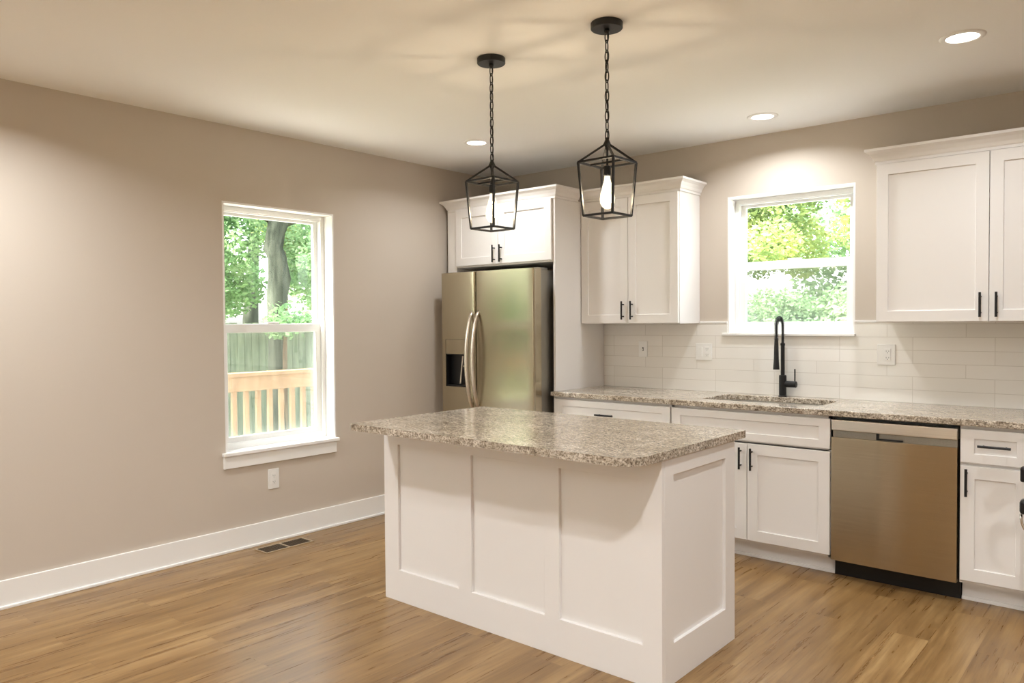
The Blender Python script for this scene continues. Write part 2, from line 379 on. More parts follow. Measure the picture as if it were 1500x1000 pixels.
def window(name, axis, O, mid, label, stool, apron):
    a0, a1, z0, z1 = O; e = empty(name, label, kind='structure')
    S = -1 if axis == 'x' else 1     # outward direction
    def bx(al, ah, zl, zh, dl, dh):
        dl, dh = sorted((S*dl, S*dh))
        return (dl, dh, al, ah, zl, zh) if axis == 'x' else (al, ah, dl, dh, zl, zh)
    # jamb liner
    bm = bmesh.new(); ring(bm, axis, a0-L_, a1+L_, z0-L_, z1+L_, L_, L_, -.001*S, S*(T+.01)); link('jamb', bm, 'trim_white', e)
    # outer frame
    bm = bmesh.new(); ring(bm, axis, a0, a1, z0, z1, .030, .030, S*.092, S*.165); 
    box(bm, *bx(a0+.026, a1-.026, z0, z0+.040, .088, .165)); box(bm, *bx(a0+.026, a1-.026, z1-.036, z1, .100, .165))
    link('frame', bm, 'vinyl_white', e, bevel=.002)
    # upper sash further out, lower sash inside
    us = empty('upper_sash'); us.parent = e; ls = empty('lower_sash'); ls.parent = e
    # (sashes are meshes; the empties are replaced below)
    bpy.data.objects.remove(us); bpy.data.objects.remove(ls)
    bm = bmesh.new(); ring(bm, axis, a0+.026, a1-.026, mid-.02, z1-.028, .034, .034, S*.132, S*.158, wb=.045, wt=.026)
    us = link('upper_sash', bm, 'vinyl_white', e, bevel=.003)
    link('pane', B(bx(a0+.055, a1-.055, mid+.02, z1-.05, .144, .147)), 'pane_glass', us)
    bm = bmesh.new(); ring(bm, axis, a0+.026, a1-.026, z0+.038, mid+.032, .044, .044, S*.104, S*.130, wb=.036, wt=.056)
    box(bm, *bx((a0+a1)/2-.045, (a0+a1)/2+.045, mid+.032, mid+.044, .106, .124))
    ls = link('lower_sash', bm, 'vinyl_white', e, bevel=.003)
    link('pane', B(bx(a0+.065, a1-.065, z0+.068, mid-.02, .115, .118)), 'pane_glass', ls)
    link('insect_screen', B(bx(a0+.030, a1-.030, z0+.030, mid+.0, .1600, .1605)), 'screen_mesh', e)
    sl, sh, sz, sp = stool
    link('sill', B(bx(sl, sh, z0-.022 if apron else z0-.018, z0, -sp, .0), bx(a0, a1, z0-.018, z0+.001, 0, .095)), 'trim_white', e, bevel=.004)
    if apron: link('apron', B(bx(apron[0], apron[1], apron[2], z0-.022, -.017, 0)), 'trim_white', e, bevel=.002)
    return e
window('window_1', 'x', LW, 1.370, 'tall white single-hung window in the left wall showing the deck rail', (-2.523, -1.668, 0, .032), (-2.516, -1.684, .515))
window('window_2', 'y', BW, 1.764, 'white single-hung window above the kitchen sink', (2.074, 2.934, 0, .03), None)
e = empty('added_window', kind='structure')
bm = bmesh.new(); slab(bm, [W3[0], W3[0]+.05, W3[1]-.05, W3[1]], [W3[2], W3[2]+.05, 1.47, 1.53, W3[3]-.05, W3[3]], {(1, 1), (1, 3)}, .06, .06, lambda u, v, w_: (u, RY-.06-w_, v)); link('frame', bm, 'vinyl_white', e)
link('pane', B((W3[0]+.03, W3[1]-.03, RY-.1, RY-.096, W3[2]+.03, W3[3]-.03)), 'pane_glass', e)
# ------------------------------------------------------------------ cabinet helpers
STI = .060
def shaker(name, x0, x1, z0, z1, yf, parent, st=STI, thick=.02, rb=None, rt=None, mat='cabinet_white'):
    bm = bmesh.new(); rb = rb or st; rt = rt or st
    slab(bm, [x0, x0+st, x1-st, x1], [z0, z0+rb, z1-rt, z1], {(1, 1)}, .009, thick, fr_y(yf))
    return link(name, bm, mat, parent, bevel=.0018, seg=2)

def pull(parent, c, length, vertical=True, yf=0):
    """black bar pull with two posts, c=(x,z) centre"""
    bm = bmesh.new(); x, z = c; h = length/2; r = .0062
    if vertical:
        bar(bm, (x, yf-.030, z-h), (x, yf-.030, z+h), r, seg=10)
        for s in (-1, 1): bar(bm, (x, yf-.030, z+s*(h-.022)), (x, yf+.001, z+s*(h-.022)), .0045, seg=8)
    else:
        bar(bm, (x-h, yf-.030, z), (x+h, yf-.030, z), r, seg=10)
        for s in (-1, 1): bar(bm, (x+s*(h-.022), yf-.030, z), (x+s*(h-.022), yf+.001, z), .0045, seg=8)
    return tag(link('handle', bm, 'black_metal', parent), 'black bar handle')

def crown(path, parent, z0=2.268, prof=((0, 0), (.008, 0), (.008, .014), (.014, .020), (.020, .036), (.034, .056), (.048, .066), (.054, .070), (.054, .084), (0, .084))):
    """path of (x,y); moulding projects to the right-hand side of the travel direction"""
    bm = bmesh.new(); P_ = [Vector(p) for p in path]; N = len(P_); offs = []
    for i in range(N):
        ns = []
        if i > 0: d = (P_[i]-P_[i-1]).normalized(); ns.append(Vector((d.y, -d.x)))
        if i < N-1: d = (P_[i+1]-P_[i]).normalized(); ns.append(Vector((d.y, -d.x)))
        s = sum(ns, Vector((0, 0)))
        s = s.normalized() if len(ns) == 1 else s / (1 + ns[0].dot(ns[1]))
        offs.append(s)
    rings = [[bm.verts.new((p.x+o.x*a, p.y+o.y*a, z0+b_)) for a, b_ in prof] for p, o in zip(P_, offs)]
    for A, C_ in zip(rings, rings[1:]):
        for k in range(len(prof)): k2 = (k+1) % len(prof); bm.faces.new((A[k], A[k2], C_[k2], C_[k]))
    bm.faces.new(rings[0]); bm.faces.new(rings[-1][::-1])
    return link('crown_moulding', bm, 'cabinet_white', parent)

def wall_cabinet(x0, x1, yb, z0, z1, gap, label, hz, group, yfront=0.0, path=None, doorx=None):
    e = empty('wall_cabinet', label, 'cabinet', group, loc=(0, 0, 0))
    link('carcass', B((x0, x1, yb+.021, -.001, z0, z1)), 'cabinet_white', e, bevel=.001)
    dx0, dx1 = doorx or (x0+.004, x1-.004)
    a = shaker('door', dx0, gap-.002, z0+.004, z1-.010, yb, e); b_ = shaker('door', gap+.002, dx1, z0+.004, z1-.010, yb, e)
    pull(a, (gap-.058+.022, hz), .128, True, yb); pull(b_, (gap+.058-.022, hz), .128, True, yb)
    if path: crown(path, e)
    return e

UY = -.3075
c1 = wall_cabinet(1.106, 1.898, UY, 1.385, 2.274, 1.507, 'white two-door wall cabinet between the refrigerator panel and the window', 1.478, None,
                  path=[(1.106, UY+.021), (1.898, UY+.021), (1.898, -.001)])
for ch in list(c1.children):
    pass
c2 = wall_cabinet(3.126, 4.222, UY, 1.385, 2.274, 3.674, 'white two-door wall cabinet right of the sink window', 1.475, None,
                  path=[(3.126, -.001), (3.126, UY+.021), (4.222, UY+.021)])

# tall panels and cabinet over the refrigerator
o = link('cabinet_panel', B((1.085, 1.104, -.612, -.001, 0, 2.274)), 'cabinet_white', bevel=.001); tag(o, 'tall white end panel on the right side of the refrigerator', 'cabinet panel')
o = link('cabinet_panel', B((.040, .140, -.612, -.590, 0, 2.2675), (.120, .139, -.595, -.001, 0, 2.2675)), 'cabinet_white', bevel=.001); tag(o, 'tall white filler panel between the refrigerator and the left wall', 'cabinet panel')
e = empty('refrigerator_cabinet', 'short white two-door cabinet above the refrigerator', 'cabinet')
link('carcass', B((.1405, 1.0845, -.611, -.001, 1.826, 2.274)), 'cabinet_white', e, bevel=.001)
a = shaker('door', .146, .581, 1.838, 2.268, -.632, e); b_ = shaker('door', .586, 1.082, 1.838, 2.268, -.632, e)
pull(a, (.553, 1.912), .128, True, -.632); pull(b_, (.622, 1.912), .128, True, -.632)
crown([(.056, -.40), (.056, -.6125), (1.1045, -.6125), (1.1045, UY-.035)], e)

# ------------------------------------------------------------------ refrigerator
e = empty('refrigerator', 'stainless steel side-by-side refrigerator with an ice and water dispenser', 'refrigerator')
FX0, FX1, FG, FYF, FYB, FZ = .148, 1.062, .506, -.800, -.722, 1.776
link('body', B((FX0+.008, FX1-.008, -.712, -.06, .02, 1.765), (FX0+.03, FX0+.12, -.74, -.66, 1.765, 1.784), (FX1-.12, FX1-.02, -.715, -.62, 1.765, 1.784)), 'fridge_side', e, bevel=.004)
def curved_door(name, x0, x1, cell=None):
    """door whose vertical edges roll back; front is very slightly bowed; optional rectangular recess"""
    bm = bmesh.new(); r = .016
    xs = [x0+r*(1-math.cos(t)) for t in [PI/2*k/5 for k in range(6)]]
    ys = [FYF+r*(1-math.sin(t)) for t in [PI/2*k/5 for k in range(6)]]
    mids = []
    lo, hi = x0+r, x1-r
    cuts = sorted(set([lo, hi] + ([cell[0], cell[1]] if cell else []) + [lo+(hi-lo)*k/10 for k in range(1, 10)]))
    bow = lambda x: -.003*(1-((x-(x0+x1)/2)/((x1-x0)/2))**2)
    prof = list(zip(xs, ys)) + [(c_, FYF) for c_ in cuts if lo < c_ < hi] + [(x0+x1-a_, b_) for a_, b_ in reversed(list(zip(xs, ys)))]
    prof = [(a_, b_+bow(a_)) for a_, b_ in prof]
    zs = sorted({.055, FZ} | ({cell[2], cell[3]} if cell else set()))
    G = [[bm.verts.new((a_, b_, z)) for a_, b_ in prof] for z in zs]
    hole = set()
    for j in range(len(zs)-1):
        for i in range(len(prof)-1):
            if cell and cell[2]-1e-6 <= zs[j] < cell[3]-1e-6 and prof[i][0] >= cell[0]-1e-6 and prof[i+1][0] <= cell[1]+1e-6:
                hole.add((i, j)); continue
            bm.faces.new((G[j][i], G[j][i+1], G[j+1][i+1], G[j+1][i]))
    if hole:
        jj = next(iter(hole))[1]; ii = sorted(i for i, _ in hole); i0, i1 = ii[0], ii[-1]+1; dp = .06
        D0 = [bm.verts.new((prof[i][0], FYF+dp, zs[jj])) for i in range(i0, i1+1)]; D1 = [bm.verts.new((prof[i][0], FYF+dp, zs[jj+1])) for i in range(i0, i1+1)]
        for k in range(len(D0)-1):
            bm.faces.new((D0[k], D0[k+1], D1[k+1], D1[k])); bm.faces.new((G[jj][i0+k], G[jj][i0+k+1], D0[k+1], D0[k])); bm.faces.new((G[jj+1][i0+k], G[jj+1][i0+k+1], D1[k+1], D1[k]))
        bm.faces.new((G[jj][i0], G[jj+1][i0], D1[0], D0[0])); bm.faces.new((G[jj][i1], G[jj+1][i1], D1[-1], D0[-1]))
    K0 = [bm.verts.new((x0, FYB, z)) for z in zs]; K1 = [bm.verts.new((x1, FYB, z)) for z in zs]
    for j in range(len(zs)-1):
        bm.faces.new((G[j][0], G[j+1][0], K0[j+1], K0[j])); bm.faces.new((G[j][-1], G[j+1][-1], K1[j+1], K1[j])); bm.faces.new((K0[j], K0[j+1], K1[j+1], K1[j]))
    bm.faces.new([K0[0]] + G[0] + [K1[0]]); bm.faces.new([K0[-1]] + G[-1] + [K1[-1]])
    o = link(name, bm, 'fridge_steel', e)
    for p in o.data.polygons: p.use_smooth = True
    o.data.set_sharp_from_angle(angle=.6); return o
dl = curved_door('door', FX0, FG-.004, (.197, .410, .920, 1.275)); dr = curved_door('door', FG+.004, FX1)
link('dispenser_panel', B((.198, .409, FYF-.001, FYF+.058, 1.165, 1.274)), 'fridge_steel', dl, bevel=.002)
link('dispenser_liner', B((.1975, .4095, FYF+.050, FYF+.0595, .921, 1.165), (.1975, .2035, FYF+.004, FYF+.05, .921, 1.165), (.4035, .4095, FYF+.004, FYF+.05, .921, 1.165), (.1975, .4095, FYF+.004, FYF+.05, .921, .930), (.1975, .4095, FYF+.004, FYF+.05, 1.158, 1.165)), 'black_plastic', dl)
bm = bmesh.new(); bar(bm, (.345, FYF+.035, 1.150), (.345, FYF+.006, .945), .008, .005); bar(bm, (.385, FYF+.03, 1.07), (.345, FYF+.03, 1.075), .006); link('dispenser_lever', bm, 'steel_light', dl)
link('dispenser_nozzle', B((.36, .395, FYF+.02, FYF+.05, 1.0, 1.07)), 'black_plastic', dl, bevel=.004)
def bow_handle(x, parent):
    bm = bmesh.new(); pts = []; za, zb = .765, 1.482
    for k in range(25):
        t = k/24; z = za+(zb-za)*t; s = math.sin(PI*t); pts.append((x, FYF+.004-.072*s**.62, z))
    tube(bm, pts, [.013+.004*math.sin(PI*k/24) for k in range(25)], seg=12, flat=.9)
    return link('handle', bm, 'steel_light', parent, smooth=True)
bow_handle(FG-.030, dl); bow_handle(FG+.032, dr)

# ------------------------------------------------------------------ base cabinets
BY = -.632
def base_cabinet(x0, x1, label, fronts, kick=(-.545, -.53), hollow=False):
    e = empty('base_cabinet', label, 'cabinet')
    if hollow: link('carcass', B((x0, x0+.018, BY+.021, -.015, .10, .881), (x1-.018, x1, BY+.021, -.015, .10, .881), (x0, x1, BY+.021, -.015, .10, .118), (x0, x1, -.030, -.015, .10, .881), (x0, x1, BY+.021, BY+.041, .69, .881)), 'cabinet_white', e)
    else: link('carcass', B((x0, x1, BY+.021, -.015, .10, .881)), 'cabinet_white', e)
    link('toe_kick', B((x0, x1, kick[0], kick[0]+.02, .0, .10), (x0, x1, kick[0]-.012, kick[0], .0, .018)), 'cabinet_white', e, bevel=.002)
    for kind, a, b_, z0, z1, hs_ in fronts:
        st = .062 if kind == 'door' else .048
        d = shaker(kind, a, b_, z0, z1, BY, e, st=st if kind == 'door' else .060, rb=st if kind == 'door' else .045, rt=st if kind == 'door' else .045)
        for (cx_, cz_, L, vert) in hs_: pull(d, (cx_, cz_), L, vert, BY)
    return e
base_cabinet(1.108, 2.0165, 'white base cabinet with a wide drawer beside the refrigerator', [
    ('drawer_front', 1.112, 2.012, .700, .863, [(1.533, .777, .14, False)]),
    ('door', 1.112, 1.560, .118, .684, [(1.530, .595, .128, True)]), ('door', 1.564, 2.012, .118, .684, [(1.594, .595, .128, True)])])
base_cabinet(2.018, 2.990, 'white sink base cabinet with a false drawer front and two doors', [
    ('drawer_front', 2.024, 2.986, .700, .863, []),
    ('door', 2.024, 2.513, .118, .684, [(2.479, .597, .128, True)]), ('door', 2.517, 2.986, .118, .684, [(2.547, .597, .128, True)])], hollow=True)
base_cabinet(3.605, 3.906, 'narrow white base cabinet with one drawer and one door right of the dishwasher', [
    ('drawer_front', 3.609, 3.902, .700, .863, [(3.754, .787, .137, False)]),
    ('door', 3.609, 3.902, .118, .684, [(3.638, .604, .134, True)])])

# ------------------------------------------------------------------ dishwasher
e = empty('dishwasher', 'stainless steel built-in dishwasher with a pocket handle', 'dishwasher')
DX0, DX1, DY = 2.996, 3.597, -.640
link('body', B((2.993, 3.602, -.585, -.05, .09, .880)), 'black_plastic', e)
link('kick_plate', B((2.993, 3.602, -.56, -.54, .0, .098)), 'black_plastic', e)
bm = bmesh.new()
# door skin is gently bowed front to back
N = 16; prof = []
for k in range(N+1):
    t = k/N; prof.append((DX0+(DX1-DX0)*t, DY-.004*(1-(2*t-1)**2)))
lo = [bm.verts.new((x, y, .100)) for x, y in prof]; hi = [bm.verts.new((x, y, .768)) for x, y in prof]
for k in range(N): bm.faces.new((lo[k], lo[k+1], hi[k+1], hi[k]))
q = [bm.verts.new(p) for p in ((DX0, -.585, .100), (DX1, -.585, .100), (DX1, -.585, .768), (DX0, -.585, .768))]
bm.faces.new(lo+[q[1], q[0]]); bm.faces.new(hi+[q[2], q[3]]); bm.faces.new((lo[0], hi[0], q[3], q[0])); bm.faces.new((lo[-1], hi[-1], q[2], q[1])); bm.faces.new(q)
d = link('door', bm, 'washer_steel', e); 
for p in d.data.polygons: p.use_smooth = True
d.data.set_sharp_from_angle(angle=.6)
link('control_strip', B((DX0, DX1, DY, -.585, .806, .862)), 'steel_light', e, bevel=.003)
link('handle_recess', B((DX0+.004, DX1-.002, DY+.018, -.586, .765, .808)), 'fridge_side', e)
bm = B((3.222, 3.350, DY+.006, DY+.019, .772, .779), (3.222, 3.232, DY+.006, DY+.019, .772, .806)); link('latch', bm, 'black_plastic', e)

# ------------------------------------------------------------------ counter, sink, faucet
bm = bmesh.new()
outer = [(1.106, -.011), (1.106, -.613), (1.085, -.613), (1.085, -.652), (3.910, -.652), (3.910, -.011)]
plate(bm, outer, [rounded(2.150, 2.880, -.492, -.118, [.05, .09, .09, .05])[::-1]], .8815, .914)
o = link('countertop', bm, 'granite', bevel=.004, seg=2); tag(o, 'long speckled granite countertop along the back wall with the sink cutout', 'countertop')
e = empty('sink', 'undermount stainless sink set into the back countertop', 'sink')
bm = bmesh.new(); outer = rounded(2.130, 2.900, -.512, -.100, .08); zt = .8812
top = [bm.verts.new((x, y, zt)) for x, y in outer]; inn = [bm.verts.new((x, y, zt)) for x, y in rounded(2.150, 2.880, -.492, -.118, .07)]
bot = [bm.verts.new((x, y, zt-.20)) for x, y in rounded(2.162, 2.868, -.480, -.130, .07)]
for A, C_ in ((top, inn), (inn, bot)):
    for k in range(len(A)): bm.faces.new((A[k], A[(k+1) % len(A)], C_[(k+1) % len(C_)], C_[k]))
bm.faces.new(bot); link('basin', bm, 'sink_steel', e)
bm = bmesh.new(); lathe(bm, [(.001, .003), (.035, .003), (.045, .0), (.045, .004), (.036, .006), (.001, .006)], (2.515, -.30, .681)); link('drain', bm, 'chrome', e)

e = empty('faucet', 'black spring-neck kitchen faucet behind the sink', 'faucet', loc=(2.503, -.055, .914))
bm = bmesh.new(); lathe(bm, [(0, 0), (.026, 0), (.026, .004), (.0225, .007), (.0225, .132), (.020, .137), (0, .137)]); link('base', bm, 'black_metal', e, smooth=False, bevel=.0)
bm = bmesh.new(); lathe(bm, [(0, .13), (.0125, .13), (.0125, .325), (.0145, .328), (.0145, .340), (.007, .344), (0, .344)]); link('stem', bm, 'black_metal', e)
R_ = .053; pts = [(0, 0, .33+.13*k/8) for k in range(8)]
pts += [(0, -R_+R_*math.cos(t), .448+R_*math.sin(t)) for t in [PI*k/20 for k in range(21)]]
pts += [(0, -2*R_, .448-.09*k/5) for k in range(1, 6)]
bm = bmesh.new(); tube(bm, pts, .0065, 10); link('hose', bm, 'black_metal', e, smooth=True)
# spring coil wound around the hose
def along(pts, t):
    P_ = [Vector(p) for p in pts]; L = [0]
    for a_, b_ in zip(P_, P_[1:]): L.append(L[-1]+(b_-a_).length)
    s = t*L[-1]
    for k in range(len(P_)-1):
        if s <= L[k+1] or k == len(P_)-2:
            f = (s-L[k])/max(1e-9, L[k+1]-L[k]); d = (P_[k+1]-P_[k]).normalized(); return P_[k].lerp(P_[k+1], f), d
bm = bmesh.new(); turns = 34; S_ = turns*10; hp = []
for k in range(S_+1):
    p, d = along(pts, .02+.96*k/S_); a = Vector((1, 0, 0)); c_ = d.cross(a)
    rad = .0095+.0035*min(1, max(0, (k/S_-.30)*4)); t = 2*PI*turns*k/S_; hp.append(p + a*rad*math.cos(t) + c_*rad*math.sin(t))
tube(bm, hp, .0019, 5); link('spring', bm, 'black_metal', e, smooth=True)
bm = bmesh.new(); lathe(bm, [(0, .375), (.010, .375), (.012, .345), (.0135, .325), (.0155, .24), (.0195, .182), (.0195, .178), (0, .178)], (0, -2*R_, 0)); link('spray_head', bm, 'black_metal', e)
bm = bmesh.new(); bar(bm, (.018, 0, .080), (.088, 0, .080), .0205, seg=24); link('handle_hub', bm, 'black_metal', e, bevel=.003)
bm = bmesh.new(); bar(bm, (.078, 0, .095), (.078, 0, .178), .0045, seg=10); link('lever', bm, 'black_metal', e)

# ------------------------------------------------------------------ backsplash and plates
o = link('backsplash', B((1.106, 2.104, -.010, -.0002, .914, 1.384), (2.104, 2.927, -.010, -.0002, .914, 1.300), (2.927, 4.70, -.010, -.0002, .914, 1.384)), 'backsplash_tile')
tag(o, 'glossy off-white long tile backsplash above the counter', 'backsplash')
o = link('backsplash_trim', B((1.9, 2.104, -.014, -.0002, 1.384, 1.398), (2.927, 3.125, -.014, -.0002, 1.384, 1.398)), 'trim_white', bevel=.002)
tag(o, 'thin white edge strip along the top of the backsplash beside the sink window', 'tile trim')

def wall_plate(name, cx_, cz_, w_, h_, axis, label, cat, devices, group=None):
    """axis y: on back wall; x: on left wall"""
    e = empty(name, label, cat, group)
    if axis == 'y': f = lambda a0, a1, z0, z1, d0, d1: (cx_+a0, cx_+a1, -.0105-d1, -.0105-d0, cz_+z0, cz_+z1)
    else: f = lambda a0, a1, z0, z1, d0, d1: (.0002+d0, .0002+d1, cx_+a0, cx_+a1, cz_+z0, cz_+z1)
    link('plate', B(f(-w_/2, w_/2, -h_/2, h_/2, 0, .006)), 'plate_white', e, bevel=.002)
    for kind, off in devices:
        if kind == 'receptacle':
            d = link('receptacle', B(f(off-.017, off+.017, -.035, .035, .005, .0085)), 'plate_white', e, bevel=.001)
            for s in (-1, 1):
              bs = [f(off-.008, off-.006, s*.019-.002, s*.019+.006, .008, .0087), f(off+.006, off+.008, s*.019-.002, s*.019+.006, .008, .0087), f(off-.002, off+.002, s*.019-.010, s*.019-.006, .008, .0087)]
              tag(link('plug_slots', B(*bs), 'dark_slot', d), 'dark plug slots')
        elif kind == 'rocker':
            link('rocker', B(f(off-.016, off+.016, -.033, .033, .005, .009)), 'plate_white', e, bevel=.001)
        elif kind == 'toggle':
            link('toggle_slot', B(f(off-.006, off+.006, -.013, .013, .005, .0066)), 'dark_slot', e)
            link('toggle', B(f(off-.004, off+.003, -.010, .004, .006, .016)), 'plate_white', e, bevel=.001)
    return e
wall_plate('light_switch', 1.452, 1.198, .072, .115, 'y', 'small light switch on the backsplash under the left wall cabinet', 'light switch', [('toggle', 0)])
wall_plate('outlet', 1.935, 1.188, .122, .115, 'y', 'double wall plate with switch and outlet on the backsplash left of the faucet', 'outlet', [('rocker', -.028), ('receptacle', .026)])
wall_plate('outlet', 3.108, 1.193, .100, .122, 'y', 'white power outlet on the backsplash right of the faucet', 'outlet', [('receptacle', .008)])
wall_plate('outlet', -2.172, .405, .078, .128, 'x', 'white power outlet low on the left wall under the window', 'outlet', [('receptacle', 0)])

# ------------------------------------------------------------------ range at the right edge
e = empty('range', 'kitchen range at the right edge with black handle ends and a curved steel pull', 'range')
link('body', B((3.914, 4.670, -.66, -.02, .02, .905)), 'fridge_side', e, bevel=.004)
link('cooktop', B((3.912, 4.672, -.67, -.02, .905, .918)), 'black_plastic', e, bevel=.003)
link('oven_door', B((3.918, 4.666, -.705, -.661, .20, .80)), 'washer_steel', e, bevel=.004)
link('control_panel', B((3.914, 4.670, -.69, -.661, .805, .90)), 'steel_light', e, bevel=.004)
for k in range(4):
    bm = bmesh.new(); x = 4.02+.18*k; bar(bm, (x, -.689, .852), (x, -.72, .852), .02, seg=20); link('knob', bm, 'black_plastic', e, bevel=.002)
bm = bmesh.new(); bar(bm, (3.915, -.775, .697), (4.665, -.775, .697), .011, seg=12)
for x in (3.935, 4.645): box(bm, x-.012, x+.012, -.775, -.704, .685, .71)
h_ = link('handle', bm, 'steel_light', e)
for q_ in ((3.878, 3.925), (4.655, 4.70)): link('handle_cap', B((*q_, -.815, -.755, .664, .732)), 'black_plastic', h_, bevel=.008)
bm = bmesh.new(); bar(bm, (3.93, -.775, .548), (4.66, -.775, .548), .009, seg=12)
for x in (3.935, 4.645): box(bm, x-.01, x+.01, -.775, -.704, .54, .556)
h2_ = link('handle', bm, 'black_plastic', e)
for q_ in ((3.876, 3.925), (4.655, 4.70)): link('handle_cap', B((*q_, -.82, -.755, .518, .585)), 'black_plastic', h2_, bevel=.014)
bm = bmesh.new(); pts = [(4.29-.41*math.cos(t), -.79, .515-.19*math.sin(t)**.8) for t in [PI*k/40 for k in range(41)]]
tube(bm, pts, .006, 10); tag(link('pull', bm, 'chrome', h2_, smooth=True), 'curved steel pull')

# ------------------------------------------------------------------ island
IX0, IX1, IY0, IY1 = 1.342, 2.941, -2.3745, -1.7366
e = empty('kitchen_island', 'white panelled kitchen island base under the granite top', 'kitchen island')
us = [IX0, 1.447, 1.868, 1.952, 2.378, 2.457, 2.856, IX1-.0]
bm = bmesh.new(); slab(bm, us, [0, .158, .792, .8815], {(1, 1), (3, 1), (5, 1)}, .014, .022, fr_y(IY0)); link('front_panel', bm, 'cabinet_white', e, bevel=.0012)
bm = bmesh.new(); slab(bm, [IY0+.0225, -2.284, -1.829, IY1], [0, .158, .811, .8815], {(1, 1)}, .014, .022, fr_x(IX1)); link('end_panel', bm, 'cabinet_white', e, bevel=.0012)
bm = bmesh.new(); slab(bm, [IY0+.0225, -2.284, -1.829, IY1], [0, .158, .811, .8815], {(1, 1)}, .014, .022, lambda u, v, w_: (IX0+w_, u, v)); link('end_panel', bm, 'cabinet_white', e, bevel=.0012)
link('carcass', B((IX0+.0225, IX1-.0225, IY0+.0225, IY1-.0005, .10, .8812), (IX0+.0225, IX1-.0225, IY0+.0225, IY1-.07, 0, .10)), 'cabinet_white', e)
w3 = (IX1-IX0-.05)/3
for k in range(3):
    xa = IX0+.025+w3*k; bm = bmesh.new(); slab(bm, [xa+.003, xa+.06, xa+w3-.06, xa+w3-.003], [.12, .18, .81, .87], {(1, 1)}, .009, .02, lambda u, v, w_: (u, IY1+.02-w_, v)); link('door', bm, 'cabinet_white', e, bevel=.0015)
bm = bmesh.new(); plate(bm, rounded(1.350, 2.955, -2.600, -1.645, [.02, .105, .012, .02], 10), [], .8815, .914)
o = link('island_top', bm, 'granite', bevel=.004, seg=2); tag(o, 'speckled granite top of the island with one rounded front corner', 'countertop')

# ------------------------------------------------------------------ floor register
e = empty('floor_vent', 'bronze metal floor vent beside the left baseboard', 'vent')
X0, X1, Y0, Y1 = .078, .212, -2.360, -2.018
bm = bmesh.new(); slab(bm, [X0, X0+.010, X1-.010, X1], [Y0, Y0+.010, (Y0+Y1)/2-.006, (Y0+Y1)/2+.006, Y1-.010, Y1], {(1, 1), (1, 3)}, .0045, .0045, lambda u, v, w_: (u, v, .0048-w_)); tag(link('frame', bm, 'brass_edge', e), 'lighter metal rim')
link('dark_opening', B((X0+.009, X1-.009, Y0+.009, Y1-.009, .0003, .0009)), 'duct_dark', e)  # flat dark sheet standing in for the shade inside the open vent
bs = []
for k in range(22):
    y = Y0+.022+k*(Y1-Y0-.044)/21
    if abs(y-(Y0+Y1)/2) > .009: bs.append((X0+.011, X1-.011, y-.0012, y+.0012, .0009, .0030))
link('louvers', B(*bs), 'bronze_metal', e)

# ------------------------------------------------------------------ ceiling downlights
proto = None
def downlight(x, y, label, watts, group=None):
    global proto
    if proto is None:
        e = empty('recessed_light', label, 'ceiling light', 'recessed ceiling lights', loc=(x, y, H))
        bm = bmesh.new(); lathe(bm, [(.064, -.002), (.066, -.006), (.084, -.005), (.090, -.001), (.090, 0), (.064, 0), (.064, -.002)], seg=48); link('trim_ring', bm, 'trim_white', e, smooth=True)
        bm = bmesh.new(); lathe(bm, [(0, -.0035), (.064, -.0030), (.064, -.001), (0, -.001)], seg=48); link('lens', bm, 'downlight_glow', e)
        proto = e
    else:
        e = proto.copy(); sc.collection.objects.link(e); e.location = (x, y, H)
        for ch in proto.children:
            c_ = ch.copy(); sc.collection.objects.link(c_); c_.parent = e
    e['label'] = label
    ld = bpy.data.lights.new('downlight_lamp', 'AREA'); ld.energy = watts; ld.shape = 'DISK'; ld.size = .12; ld.spread = math.radians(151); ld.color = DOWN_C
    lo = bpy.data.objects.new('downlight_lamp', ld); sc.collection.objects.link(lo); lo.location = (x, y, H-.010)
downlight(.812, -1.098, 'recessed ceiling light near the left back corner, beyond the pendants', DOWN_W*.82)
downlight(2.525, -.434, 'recessed ceiling light above the sink window', DOWN_W)
downlight(3.691, -1.107, 'largest recessed ceiling light, at the upper right of the photo', DOWN_W)
for x, y, s in ((.79, -3.98, 'left'), (3.69, -3.75, 'above the camera'), (.81, -6.3, 'far left'), (3.69, -6.3, 'behind the camera'), (5.5, -2.6, 'right of the range'), (5.5, -5.6, 'far right')):  # unseen lamps added to fill the room; the left one matches a wall glow
    downlight(x, y, 'assumed recessed ceiling light out of view, ' + s, DOWN_W*2.45)

